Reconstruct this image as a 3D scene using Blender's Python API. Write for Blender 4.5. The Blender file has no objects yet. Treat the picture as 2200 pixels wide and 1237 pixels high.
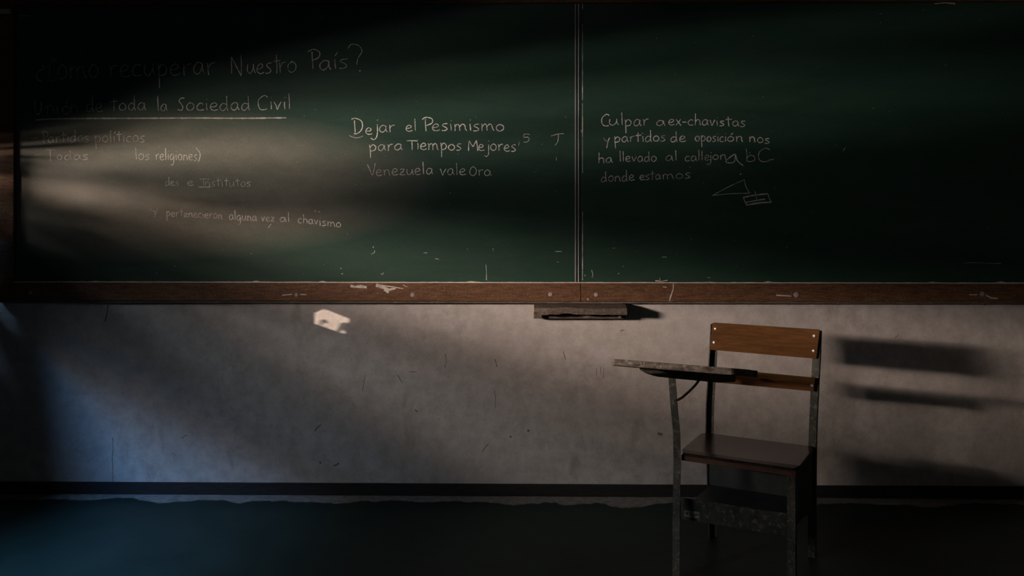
import bpy, bmesh, math, random
from mathutils import Vector, Matrix
random.seed(7)
S = bpy.context.scene
COL = S.collection

# ------------------------------------------------------------------ camera
FPX = 1881.0; CAM_H = 1.235; WALL_D = 3.8; YAW = math.radians(0.9); HOR = 453.0
CAM = Vector((WALL_D*math.tan(YAW), -WALL_D, CAM_H))
RT = Vector((math.cos(YAW), math.sin(YAW), 0)); FW = Vector((-math.sin(YAW), math.cos(YAW), 0))
cd = bpy.data.cameras.new('camera'); cam = bpy.data.objects.new('camera', cd); COL.objects.link(cam)
cam.location = CAM; cam.rotation_euler = (math.pi/2, 0, YAW)
cd.sensor_width = 36; cd.lens = 36*FPX/2200; cd.shift_y = -(618.5-HOR)/2200
cd.clip_start = 0.02
S.camera = cam
S.view_settings.view_transform = 'Standard'; S.view_settings.look = 'None'
S.view_settings.gamma = 1; S.view_settings.exposure = 0.0; S.view_settings.use_curve_mapping = False

# ------------------------------------------------------------------ world and light
w = bpy.data.worlds.new('World'); S.world = w; w.use_nodes = True
bg = w.node_tree.nodes['Background']; bg.inputs[0].default_value = (0.30, 0.42, 0.65, 1); bg.inputs[1].default_value = 0.02

LW = -2.6516                            # inner face of the left wall
# crooked gap in the unseen left wall, heights and middle shaped for the beams
GAP_Y = [-4.6, -3.8, -3.0, -2.3, -1.7, -1.2, -0.8, -0.5, -0.25, -0.1, 0.3]
GAP_H = [0.0323, 0.0395, 0.1056, 0.25, 0.192, 0.0221, 0.0089, 0.0096, 0.097, 0.0517, 0.0493]
GAP_M = [1.4411, 1.4512, 1.436, 1.3981, 1.427, 1.4165, 1.4442, 1.453, 1.43, 1.4161, 1.4093]
SLOT_Y = (-4.5, -0.2461)

def area(name, loc, target, sx, sy, power, col, spread=math.pi):
    l = bpy.data.lights.new(name, 'AREA'); l.shape = 'RECTANGLE'; l.size = sx; l.size_y = sy
    l.energy = power; l.color = col; l.spread = spread
    o = bpy.data.objects.new(name, l); COL.objects.link(o)
    n = (Vector(target)-Vector(loc)).normalized(); x = n.cross(Vector((0, 0, 1))).normalized(); up = x.cross(n)
    m = Matrix((x, up, -n)).transposed(); o.location = loc; o.rotation_euler = m.to_euler()
    return o

LIGHT_GAIN = 1.22
def sky_band(a0, a1, t, R, width, r_, g_, b_):
    """a strip of the bright yard / sky outside, between elevations a0..a1 (deg), seen through the gap."""
    t0, t1 = math.tan(math.radians(a0)), math.tan(math.radians(a1)); tm = (t0+t1)/2
    T = Vector((LW, -1.9, 1.38)); loc = T + Vector((-R, -R*t, R*tm))
    if a0 > 42.4: r_ *= .94
    else: r_ *= .94; b_ *= 1.06
    h = R*abs(t1-t0)*math.cos(math.atan(tm)); m = max(r_, g_, b_)
    return area('sky_band', loc, T, width, h, m*math.pi*math.pi*h*width*LIGHT_GAIN, (r_/m, g_/m, b_/m))

# elevation from, to (deg; below 0 = sunlit ground), side slope, distance, width, radiance r g b
for row in (
          (1, 2.5, 0.333, 8, 1.7, 4.817, 3.378, 3.856),
          (4, 5.5, 0.333, 8, 1.7, 16.53, 15.05, 12.77),
          (11.5, 13, 0.333, 8, 1.7, 3.705, 3.509, 4.562),
          (19, 20.5, 0.333, 8, 1.7, 24.32, 24.04, 22.45),
          (22, 23.5, 0.333, 8, 1.7, 9.02, 9.464, 9.041),
          (25, 26.5, 0.333, 8, 1.7, 1.762, 1.966, 1.723),
          (26.5, 28, 0.333, 8, 1.7, 5.096, 4.661, 6.288),
          (28, 29.5, 0.333, 8, 1.7, 21.68, 19.31, 17.33),
          (29.5, 31, 0.333, 8, 1.7, 2.12, 2.366, 3.98),
          (31, 32.5, 0.333, 8, 1.7, 7.729, 5.711, 6.998),
          (-14, -12.5, 0.807, 8, 1.7, 11.06, 7.976, 8.252),
          (-9.5, -8, 0.807, 8, 1.7, 17.39, 14.36, 13.72),
          (-8, -6.5, 0.807, 8, 1.7, 93.1, 77.83, 67.22),
          (-6.5, -5, 0.807, 8, 1.7, 5.546, 5.067, 7.464),
          (-5, -3.5, 0.807, 8, 1.7, 116.3, 97.58, 86.01),
          (-3.5, -2, 0.807, 8, 1.7, 100.7, 84.17, 72.64),
          (-2, -0.5, 0.807, 8, 1.7, 5.002, 4.49, 6.526),
          (-0.5, 1, 0.807, 8, 1.7, 13.8, 11.02, 10.23),
          (1, 2.5, 0.807, 8, 1.7, 9.514, 8.067, 8.772),
          (2.5, 4, 0.807, 8, 1.7, 16.73, 13.3, 10.79),
          (4, 5.5, 0.807, 8, 1.7, 15.04, 11.49, 12.52),
          (7, 8.5, 0.807, 8, 1.7, 65.23, 52.74, 47.44),
          (8.5, 10, 0.807, 8, 1.7, 195.8, 152.8, 128),
          (10, 11.5, 0.807, 8, 1.7, 141.1, 109.7, 91.08),
          (11.5, 13, 0.807, 8, 1.7, 203.1, 153.2, 124.9),
          (13, 14.5, 0.807, 8, 1.7, 119.1, 90.88, 74.44),
          (14.5, 16, 0.807, 8, 1.7, 112.7, 87.16, 73.14),
          (16, 17.5, 0.807, 8, 1.7, 20.72, 16.89, 14.78),
          (17.5, 19, 0.807, 8, 1.7, 80.97, 61.35, 49.87),
          (19, 20.5, 0.807, 8, 1.7, 10.11, 9.101, 9.811),
          (20.5, 22, 0.807, 8, 1.7, 28.57, 25.64, 22.64),
          (22, 23.5, 0.807, 8, 1.7, 32.74, 29.31, 26.51),
          (23.5, 25, 0.807, 8, 1.7, 69.34, 60.96, 54.65),
          (25, 26.5, 0.807, 8, 1.7, 20.64, 18.41, 17.38),
          (26.5, 28, 0.807, 8, 1.7, 41.03, 37.06, 35.93),
          (-14, -12.5, 1.391, 8, 1.7, 44.25, 35.97, 33.92),
          (-12.5, -11, 1.391, 8, 1.7, 21.7, 18.52, 15.57),
          (-11, -9.5, 1.391, 8, 1.7, 3.004, 2.648, 1.737),
          (-9.5, -8, 1.391, 8, 1.7, 72.1, 59.84, 50.51),
          (-8, -6.5, 1.391, 8, 1.7, 6.273, 6.428, 4.216),
          (-6.5, -5, 1.391, 8, 1.7, 115.2, 95.22, 73.55),
          (-5, -3.5, 1.391, 8, 1.7, 117.3, 100.7, 78.62),
          (-3.5, -2, 1.391, 8, 1.7, 15.16, 15.54, 11.01),
          (-2, -0.5, 1.391, 8, 1.7, 110.2, 94.99, 80.11),
          (-0.5, 1, 1.391, 8, 1.7, 27.31, 26.28, 22.86),
          (1, 2.5, 1.391, 8, 1.7, 35.21, 32.74, 28.38),
          (2.5, 4, 1.391, 8, 1.7, 7.857, 8.051, 6.641),
          (4, 5.5, 1.391, 8, 1.7, 9.485, 9.719, 8.135),
          (14.5, 16, 1.391, 8, 1.7, 35.07, 31.07, 26.88),
          (16, 17.5, 1.391, 8, 1.7, 34.11, 26.24, 21.47),
          (20.5, 22, 1.391, 8, 1.7, 8.727, 7.374, 9.546),
          (22, 23.5, 1.391, 8, 1.7, 15.21, 13.41, 13.18),
          (23.5, 25, 1.391, 8, 1.7, 5.342, 4.98, 5.385),
          (25, 26.5, 1.391, 8, 1.7, 2.047, 1.994, 2.143),
          (26.5, 28, 1.391, 8, 1.7, 12.19, 11.08, 8.244),
          (28, 29.5, 1.391, 8, 1.7, 12.25, 11.59, 11.56),
          (31, 32.5, 1.391, 8, 1.7, 31.12, 32.58, 35.96),
          (32.5, 34, 1.391, 8, 1.7, 9.733, 10.79, 12.38),
          (-14, -12.5, 0.14, 8, 1, 18.62, 16.41, 13.12),
          (-12.5, -11, 0.14, 8, 1, 23.01, 22.63, 14.85),
          (-3.5, -2, 0.14, 8, 1, 81.8, 67.82, 55.89),
          (-2, -0.5, 0.14, 8, 1, 260.5, 208.9, 172.9),
          (-0.5, 1, 0.14, 8, 1, 245.1, 197.3, 160.8),
          (1, 2.5, 0.14, 8, 1, 105.8, 86.53, 69.93),
          (2.5, 4, 0.14, 8, 1, 63.36, 54.27, 49.96),
          (5.5, 7, 0.14, 8, 1, 257.3, 212.8, 181.6),
          (7, 8.5, 0.14, 8, 1, 233.6, 176.7, 145),
          (8.5, 10, 0.14, 8, 1, 394.3, 296.4, 241.8),
          (10, 11.5, 0.14, 8, 1, 144, 107.1, 91.97),
          (11.5, 13, 0.14, 8, 1, 189.4, 155.3, 125.1),
          (33, 35, 0.95, 3, 2.641, 11.61, 11.77, 12.38),
          (37, 40, 0.95, 3, 2.641, 8, 10, 13),
          (40.5, 42.2, 0.95, 3, 2.641, 12, 11, 11),
          (42.2, 43.6, 0.95, 3, 2.641, 56, 48, 38),
          (43.8, 45.8, 0.95, 3, 2.641, 44, 90, 175),
          (45.8, 47.8, 0.95, 3, 2.641, 14, 36, 85),
          (47.8, 49.4, 0.95, 3, 2.641, 44, 82, 155),
          (49.4, 51.8, 0.95, 3, 2.641, 26, 58, 125),
          (51.8, 54, 0.95, 3, 2.641, 28, 52, 104),
          (54, 57, 0.95, 3, 2.641, 30, 52, 96),
          (60, 64, 0.95, 3, 2.641, 42, 68, 115),
          (67, 71, 0.95, 3, 2.641, 46, 70, 112),
          ): sky_band(*row)
# faint fill lamp added behind the camera, no window there
area('rear_fill', (-0.6, -5.8, 2.2), (0.2, 0, 0.9), 2.4, 1.2, 3.0, (0.80, 0.92, 1.0))
# the sun itself, reaching the wall only through the small gap added under the slot
sl = bpy.data.lights.new('sun_ray', 'SPOT'); sl.energy = 28000; sl.color = (1.0, 0.80, 0.66); sl.shadow_soft_size = 0.006
sl.spot_size = math.radians(1.0); sl.spot_blend = 0.1
so = bpy.data.objects.new('sun_ray', sl); COL.objects.link(so)
PATCH = Vector((-0.782, 0, 0.762)); SUN_D = Vector((1, 0.15, -0.05))
GAPC = PATCH - SUN_D*((PATCH.x-LW)/SUN_D.x)
so.location = GAPC - SUN_D*7.0
so.rotation_euler = SUN_D.to_track_quat('-Z', 'Y').to_euler()

# ------------------------------------------------------------------ helpers
def W(px, py, y=0.0):
    d = FW + RT*((px-1100)/FPX) - Vector((0, 0, 1))*((py-HOR)/FPX)
    return CAM + d*((y-CAM.y)/d.y)

def link(name, bm, mat, parent=None, smooth=False):
    me = bpy.data.meshes.new(name); bmesh.ops.recalc_face_normals(bm, faces=bm.faces[:])
    bm.to_mesh(me); bm.free()
    if mat: me.materials.append(mat)
    if smooth:
        for p in me.polygons: p.use_smooth = True
    o = bpy.data.objects.new(name, me); COL.objects.link(o)
    if parent: o.parent = parent
    return o

def struct(name, bm, mat, parent=None):
    o = link(name, bm, mat, parent); o['kind'] = 'structure'; return o

def tag(o, label, cat=None, group=None):
    o['label'] = label
    if cat: o['category'] = cat
    if group: o['group'] = group
    return o

def box(bm, a, b):
    x0, y0, z0 = a; x1, y1, z1 = b
    v = [bm.verts.new(p) for p in ((x0,y0,z0),(x1,y0,z0),(x1,y1,z0),(x0,y1,z0),(x0,y0,z1),(x1,y0,z1),(x1,y1,z1),(x0,y1,z1))]
    fs = [bm.faces.new([v[i] for i in q]) for q in ((0,1,2,3),(4,5,6,7),(0,1,5,4),(1,2,6,5),(2,3,7,6),(3,0,4,7))]
    return v, fs

def bevel(bm, w=0.002, seg=2):
    bmesh.ops.recalc_face_normals(bm, faces=bm.faces[:])
    bmesh.ops.bevel(bm, geom=bm.edges[:], offset=w, segments=seg, affect='EDGES', profile=0.7)

def bx(a, b, bev=0):
    bm = bmesh.new(); box(bm, a, b)
    if bev: bevel(bm, bev)
    return bm

def prism(bm, pts, off):
    """closed polygon pts (Vectors) extruded by vector off"""
    a = [bm.verts.new(p) for p in pts]; b = [bm.verts.new(Vector(p)+Vector(off)) for p in pts]
    n = len(pts); bm.faces.new(a); bm.faces.new(b[::-1])
    for i in range(n): bm.faces.new((a[i], a[(i+1) % n], b[(i+1) % n], b[i]))

def sweep(bm, path, section):
    """section: function(i)-> list of 3D points around path[i]"""
    rings = [[bm.verts.new(q) for q in section(i)] for i in range(len(path))]
    n = len(rings[0])
    for a, b in zip(rings, rings[1:]):
        for i in range(n): bm.faces.new((a[i], a[(i+1) % n], b[(i+1) % n], b[i]))
    bm.faces.new(rings[0]); bm.faces.new(rings[-1][::-1])

def tube(bm, path, r, n=10):
    path = [Vector(p) for p in path]
    def sec(i):
        t = (path[min(i+1, len(path)-1)]-path[max(i-1, 0)]).normalized()
        u = t.cross(Vector((0, 1, 0.2))).normalized(); v = t.cross(u)
        return [path[i]+(u*math.cos(k*2*math.pi/n)+v*math.sin(k*2*math.pi/n))*r for k in range(n)]
    sweep(bm, path, sec)

def dome(r, h, axis_y=-1, n=14):
    """screw head: flat back at y=0, bulging towards -y, with a recessed slot"""
    bm = bmesh.new(); rings = []
    for k in range(4):
        a = k/3*math.pi/2; rr = r*math.cos(a) if k < 3 else r*0.25; yy = h*math.sin(a)*axis_y
        rings.append([bm.verts.new((rr*math.cos(j*2*math.pi/n), yy, rr*math.sin(j*2*math.pi/n))) for j in range(n)])
    c = bm.verts.new((0, h*0.75*axis_y, 0))
    for a, b in zip(rings, rings[1:]):
        for j in range(n): bm.faces.new((a[j], a[(j+1) % n], b[(j+1) % n], b[j]))
    for j in range(n): bm.faces.new((rings[-1][j], rings[-1][(j+1) % n], c))
    bm.faces.new(rings[0][::-1])
    return bm

# ------------------------------------------------------------------ materials
def nt(name, rough=0.8, spec=0.3):
    m = bpy.data.materials.new(name); m.use_nodes = True; n = m.node_tree.nodes; l = m.node_tree.links
    b = n['Principled BSDF']; b.inputs['Roughness'].default_value = rough; b.inputs['Specular IOR Level'].default_value = spec
    tc = n.new('ShaderNodeTexCoord')
    return m, n, l, b, tc

def noise(n, l, tc, scale, detail=4, rough=0.6, mp=(1, 1, 1), coord='Object', dist=0):
    mpn = n.new('ShaderNodeMapping'); mpn.inputs['Scale'].default_value = mp; l.new(tc.outputs[coord], mpn.inputs[0])
    t = n.new('ShaderNodeTexNoise'); t.inputs['Scale'].default_value = scale; t.inputs['Detail'].default_value = detail
    t.inputs['Roughness'].default_value = rough; t.inputs['Distortion'].default_value = dist
    l.new(mpn.outputs[0], t.inputs['Vector']); return t.outputs['Fac']

def ramp(n, l, src, lo, hi, c0=(0, 0, 0, 1), c1=(1, 1, 1, 1)):
    r = n.new('ShaderNodeValToRGB'); r.color_ramp.elements[0].position = lo; r.color_ramp.elements[1].position = hi
    r.color_ramp.elements[0].color = c0; r.color_ramp.elements[1].color = c1
    l.new(src, r.inputs[0]); return r.outputs[0]

def mix(n, l, fac, a, b, mode='MIX'):
    m = n.new('ShaderNodeMix'); m.data_type = 'RGBA'; m.blend_type = mode
    for sock, v in ((m.inputs[0], fac), (m.inputs[6], a), (m.inputs[7], b)):
        if hasattr(v, 'is_linked') or isinstance(v, bpy.types.NodeSocket): l.new(v, sock)
        elif isinstance(v, (int, float)): sock.default_value = v
        else: sock.default_value = (*v, 1) if len(v) == 3 else v
    return m.outputs[2]

def math_(n, l, op, a, b):
    m = n.new('ShaderNodeMath'); m.operation = op
    for i, v in enumerate((a, b)):
        if isinstance(v, bpy.types.NodeSocket): l.new(v, m.inputs[i])
        else: m.inputs[i].default_value = v
    return m.outputs[0]

def bump(n, l, b, h, strength, dist=0.002):
    bp = n.new('ShaderNodeBump'); bp.inputs['Strength'].default_value = strength; bp.inputs['Distance'].default_value = dist
    l.new(h, bp.inputs['Height']); l.new(bp.outputs[0], b.inputs['Normal'])

def simple(name, c0, c1, scale, rough=0.7, spec=0.3, mp=(1, 1, 1), lo=.35, hi=.65, bs=0.2, metal=0, dust=None):
    m, n, l, b, tc = nt(name, rough, spec)
    f = noise(n, l, tc, scale, 5, .65, mp)
    c = mix(n, l, ramp(n, l, f, lo, hi), c0, c1)
    if dust:
        d = noise(n, l, tc, dust[1], 6, .75)
        c = mix(n, l, ramp(n, l, d, dust[2], dust[3]), c, dust[0])
    l.new(c, b.inputs['Base Color']); bump(n, l, b, f, bs); b.inputs['Metallic'].default_value = metal
    return m

def blob(n, l, tc, c, s):
    """soft ellipsoid mask centred at c with radii s (object space)"""
    mp = n.new('ShaderNodeMapping'); mp.vector_type = 'TEXTURE'
    mp.inputs['Location'].default_value = c; mp.inputs['Scale'].default_value = s
    l.new(tc.outputs['Object'], mp.inputs[0])
    g = n.new('ShaderNodeTexGradient'); g.gradient_type = 'SPHERICAL'; l.new(mp.outputs[0], g.inputs[0])
    return g.outputs['Fac']

# old lime-washed plaster
def wall_mat():
    m, n, l, b, tc = nt('wall_plaster', 0.9, 0.15)
    big = noise(n, l, tc, 2.2, 5, .6); c = mix(n, l, ramp(n, l, big, .3, .72), (.46, .415, .385), (.56, .51, .47))
    med = noise(n, l, tc, 14, 6, .7); c = mix(n, l, ramp(n, l, med, .36, .62), (.39, .35, .32), c)
    sp = noise(n, l, tc, 70, 5, .7); c = mix(n, l, ramp(n, l, sp, .62, .72), c, (.27, .235, .21))
    gr = noise(n, l, tc, 330, 2, .6); c = mix(n, l, ramp(n, l, gr, .35, .65), mix(n, l, 1.0, c, (.70, .695, .69), 'MULTIPLY'), c)
    st = noise(n, l, tc, 6, 5, .7, (1, 1, .35)); c = mix(n, l, math_(n, l, 'MULTIPLY', ramp(n, l, st, .60, .72), .55), c, (.22, .17, .135))
    # greyish worn blotches that repeat where hands and chair backs rub
    wr = noise(n, l, tc, 26, 6, .75); c = mix(n, l, math_(n, l, 'MULTIPLY', ramp(n, l, wr, .56, .70), .45), c, (.25, .225, .205))
    l.new(c, b.inputs['Base Color'])
    bump(n, l, b, math_(n, l, 'ADD', med, math_(n, l, 'MULTIPLY', gr, .35)), .35, .004); return m
M_WALL = wall_mat()
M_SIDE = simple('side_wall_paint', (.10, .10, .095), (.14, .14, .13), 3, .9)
M_CEIL = simple('ceiling_paint', (.10, .10, .10), (.14, .14, .14), 3, .9)

def board_mat():
    m, n, l, b, tc = nt('chalkboard_green', 0.62, 0.25)
    big = noise(n, l, tc, 1.6, 5, .6, (1, 1, 2)); c = mix(n, l, ramp(n, l, big, .3, .7), (.0115, .038, .024), (.019, .051, .033))
    # chalk dust wiped over the board in strokes
    sm = noise(n, l, tc, 5, 6, .7, (.6, 1, 3.0), dist=.6)
    c = mix(n, l, math_(n, l, 'MULTIPLY', ramp(n, l, sm, .42, .75), .14), c, (.10, .105, .095))
    # the erased text at the left left a thick film of chalk dust
    f = ramp(n, l, blob(n, l, tc, (-1.62, -.02, 1.352), (1.35, 1, .34)), 0.0, 0.42)
    er = noise(n, l, tc, 8, 6, .7, (1, 1, 2.2), dist=.4)
    f = math_(n, l, 'MULTIPLY', f, math_(n, l, 'ADD', math_(n, l, 'MULTIPLY', er, .9), .45))
    c = mix(n, l, f, c, (.176, .150, .118))
    gr = noise(n, l, tc, 420, 2, .6); c = mix(n, l, ramp(n, l, gr, .32, .66), mix(n, l, 1.0, c, (.62, .66, .62), 'MULTIPLY'), c)
    l.new(c, b.inputs['Base Color']); bump(n, l, b, gr, .12, .001); return m
M_BOARD = board_mat()

M_WOOD = simple('frame_wood', (.045, .022, .010), (.135, .060, .026), 16, .66, .2, (1, 4, 7), .3, .7, .35, dust=((.22, .17, .13), 170, .54, .76))
M_DUST = simple('chalk_dust', (.42, .36, .31), (.62, .55, .48), 60, 1, .05)
M_METAL_STRIP = simple('strip_edge_metal', (.30, .28, .25), (.50, .46, .42), 30, .5, .5, (1, 1, .3))
M_PLUG = simple('bolt_dusty', (.17, .13, .11), (.30, .25, .22), 120, .8, .2, bs=.4)
M_OLDWOOD = simple('tray_old_wood', (.040, .028, .020), (.15, .115, .092), 34, .85, .15, (1, 3, 7), .3, .72, .9, dust=((.30, .25, .21), 90, .56, .72))
M_BASE = simple('baseboard_black', (.012, .011, .011), (.022, .019, .018), 20, .7, .2, (1, 1, 6))
M_SLAT = simple('chair_varnished_plywood', (.056, .0225, .0066), (.112, .047, .0135), 13, .68, .06, (1, 1, 9), .3, .7, .15, dust=((.022, .011, .006), 24, .60, .80))
M_SEAT = simple('chair_seat_plywood', (.011, .0085, .007), (.024, .019, .015), 16, .28, .22, (1, 4, 1), .3, .7, .12, dust=((.075, .062, .052), 70, .54, .72))
M_RAIL = simple('chair_seat_rail', (.050, .022, .014), (.085, .040, .026), 20, .6, .3, (1, 4, 4))
M_TABLET = simple('tablet_worn_wood', (.055, .042, .033), (.20, .165, .135), 34, .8, .15, (.6, 1, 2.4), .36, .66, .8, dust=((.36, .31, .26), 60, .54, .66))
M_STEEL = simple('chair_green_steel', (.014, .019, .015), (.045, .046, .036), 26, .58, .2, (1, 1, .5), .35, .65, .35, dust=((.17, .14, .105), 70, .52, .70))
M_STEELD = simple('chair_dark_panel', (.012, .018, .017), (.026, .034, .032), 14, .6, .3)
M_SCREW = simple('screw_bright', (.55, .48, .42), (.75, .68, .60), 90, .35, .6, metal=.6, bs=.1)
M_STICK = simple('sticker_grey', (.17, .18, .165), (.28, .28, .25), 90, .6, .3)
M_INK = simple('sticker_ink', (.010, .012, .010), (.02, .02, .018), 30, .6, .3)
M_LEAF = simple('leaf_green', (.03,.06,.02), (.05,.09,.03), 30)
M_SCUFF = simple('wall_scuff', (.12, .095, .08), (.20, .165, .14), 60, 1, .05)

def floor_mat():
    m, n, l, b, tc = nt('floor_green_paint', 0.5, 0.10)
    a = noise(n, l, tc, 5, 6, .65); c = mix(n, l, ramp(n, l, a, .3, .7), (.0085, .0185, .0155), (.016, .030, .025))
    d = noise(n, l, tc, 40, 5, .7); c = mix(n, l, math_(n, l, 'MULTIPLY', ramp(n, l, d, .55, .78), .4), c, (.045, .055, .048))
    sep = n.new('ShaderNodeSeparateXYZ'); l.new(tc.outputs['Object'], sep.inputs[0])
    e = noise(n, l, tc, 3.2, 5, .6, (1, .3, 1)); e = math_(n, l, 'MULTIPLY', math_(n, l, 'SUBTRACT', e, .5), .30)
    y = math_(n, l, 'ADD', sep.outputs['Y'], e)              # paler, wavy-edged strip along the wall
    f = ramp(n, l, math_(n, l, 'ADD', y, 1.0), .900, .912)
    k = noise(n, l, tc, 30, 6, .7); strip_c = mix(n, l, ramp(n, l, k, .35, .68), (.13, .12, .11), (.24, .225, .205))
    l.new(mix(n, l, f, c, strip_c), b.inputs['Base Color'])
    r = n.new('ShaderNodeMapRange'); r.inputs[3].default_value = .45; r.inputs[4].default_value = .8; l.new(f, r.inputs[0]); l.new(r.outputs[0], b.inputs['Roughness'])
    bump(n, l, b, a, .25, .006); return m
M_FLOOR = floor_mat()

def chalk_mat(name, cover, col=(.76, .68, .60)):
    m, n, l, b, tc = nt(name, 1.0, 0.02)
    b.inputs['Base Color'].default_value = (*col, 1)
    f = noise(n, l, tc, 380, 3, .8); g = noise(n, l, tc, 22, 3, .6)
    s = math_(n, l, 'ADD', ramp(n, l, f, .30, .66), math_(n, l, 'MULTIPLY', math_(n, l, 'SUBTRACT', g, .5), 1.6))
    s = math_(n, l, 'ADD', math_(n, l, 'MULTIPLY', s, .75), .32)
    cl = n.new('ShaderNodeClamp'); l.new(math_(n, l, 'MULTIPLY', s, cover), cl.inputs[0])
    tr = n.new('ShaderNodeBsdfTransparent'); mx = n.new('ShaderNodeMixShader'); out = n['Material Output']
    l.new(cl.outputs[0], mx.inputs[0]); l.new(tr.outputs[0], mx.inputs[1]); l.new(b.outputs[0], mx.inputs[2]); l.new(mx.outputs[0], out.inputs[0])
    return m
M_CH = {k: chalk_mat('chalk_'+k, v) for k, v in (('bright', 1.0), ('mid', .82), ('faint', .72), ('ghost', .62))}

# ------------------------------------------------------------------ room
ZC = 3.05; YF = -6.2; XR = 4.2; T = 0.14
bm = bx((LW-.012, 0, 0), (XR+T, 0.15, ZC)); wall_back = struct('wall_back', bm, M_WALL)
bm = bx((LW-.012, YF-T, -0.12), (XR+T, 0.15, 0)); floor = struct('floor', bm, M_FLOOR)
bm = bx((LW-.012, YF-T, ZC), (XR+T, 0.15, ZC+.12)); struct('ceiling', bm, M_CEIL)
bm = bx((XR, YF, 0), (XR+T, 0, ZC)); struct('wall_right', bm, M_SIDE)
bm = bx((LW-.012, YF-T, 0), (XR+T, YF, ZC)); struct('wall_front', bm, M_SIDE)
# left wall with the beam-shaping slot and the added small gap: a grid of blocks round the openings
gz0, gz1 = GAPC.z-.05, GAPC.z+.05; gy0, gy1 = GAPC.y-.03, GAPC.y+.03
def ip(y, A):
    for k in range(len(GAP_Y)-1):
        if GAP_Y[k] <= y <= GAP_Y[k+1]: return A[k]+(A[k+1]-A[k])*(y-GAP_Y[k])/(GAP_Y[k+1]-GAP_Y[k])
ys = sorted([YF, 0.0, SLOT_Y[0], SLOT_Y[1], gy0, gy1]+[y for y in GAP_Y if SLOT_Y[0] < y < SLOT_Y[1]])
bm = bmesh.new()
def slab(y0, y1, a0, a1, b0, b1):      # wall piece between heights a (bottom) and b (top)
    vs = [Vector((LW-.012, y0, a0)), Vector((LW-.012, y1, a1)), Vector((LW-.012, y1, b1)), Vector((LW-.012, y0, b0))]
    prism(bm, vs, (.012, 0, 0))
for y0, y1 in zip(ys, ys[1:]):
    yc = (y0+y1)/2; inslot = SLOT_Y[0] < yc < SLOT_Y[1]; ingap = gy0 < yc < gy1
    if inslot:
        l0, l1 = ip(y0, GAP_M)-ip(y0, GAP_H)/2, ip(y1, GAP_M)-ip(y1, GAP_H)/2
        h0, h1 = ip(y0, GAP_M)+ip(y0, GAP_H)/2, ip(y1, GAP_M)+ip(y1, GAP_H)/2
        slab(y0, y1, h0, h1, ZC, ZC)
    else: l0 = l1 = ZC
    if ingap: slab(y0, y1, 0, 0, gz0, gz0); slab(y0, y1, gz1, gz1, l0, l1)
    else: slab(y0, y1, 0, 0, l0, l1)
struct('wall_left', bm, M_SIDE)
bm = bx((LW, -.012, 0), (XR, 0, .052), .003); struct('baseboard_back', bm, M_BASE)
# unseen plate added to cut the sun patch outline, leaves behind dapple it
patch_mask = bpy.data.objects.new('sun_patch_mask', None); COL.objects.link(patch_mask); patch_mask['kind'] = 'structure'
def back(px, py, x=LW-.006):
    P = W(px, py, 0); L = so.location; return L+(P-L)*((x-L.x)/(P.x-L.x))
hole = [back(*q) for q in ((676, 672), (696, 663.5), (751, 684.5), (749, 692), (741, 717), (724, 712), (676, 695))]
cen = sum(hole, Vector())/len(hole)
bm = bmesh.new()
for loop in ([Vector((p.x, p.y, p.z)) for p in hole], [Vector((hole[0].x, GAPC.y+a, GAPC.z+b)) for a, b in ((-.04, -.06), (.04, -.06), (.04, .06), (-.04, .06))]):
    vs = [bm.verts.new(p) for p in loop]
    for k in range(len(vs)): bm.edges.new((vs[k], vs[(k+1) % len(vs)]))
bmesh.ops.triangle_fill(bm, edges=bm.edges[:], use_beauty=True)
link('mask_plate', bm, M_SIDE, patch_mask)
dirn = (cen-so.location).normalized(); bm = bmesh.new()        # added sleeve that keeps stray light out of the hole
ra = [cen+(p-cen)*1.45-dirn*.003 for p in hole]; rb = [p-dirn*.40 for p in ra]
va = [bm.verts.new(p) for p in ra]; vb = [bm.verts.new(p) for p in rb]
for k in range(len(va)): bm.faces.new((va[k], va[(k+1) % len(va)], vb[(k+1) % len(vb)], vb[k]))
link('light_sleeve', bm, M_SIDE, patch_mask)
for px, py, r0, an in ((697, 690, 3.6, .4), (689, 694, 3, 1.2), (733, 700, 4.5, 2.0), (741, 704, 5, .9), (730, 708, 4, 2.6), (743, 696, 3, .2)):
    bm = bmesh.new(); c = back(px, py, LW-.5); sc_ = r0/495
    P = [(math.cos(a)*1.5*sc_, math.sin(a)*.8*sc_*(1-.3*math.cos(a))) for a in [k*math.pi/5 for k in range(10)]]
    prism(bm, [c+Vector((0, .15*(u*math.cos(an)-v*math.sin(an)), u*math.sin(an)+v*math.cos(an))) for u, v in P], (.0003, 0, 0))
    link('leaf', bm, M_LEAF, patch_mask)

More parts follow.
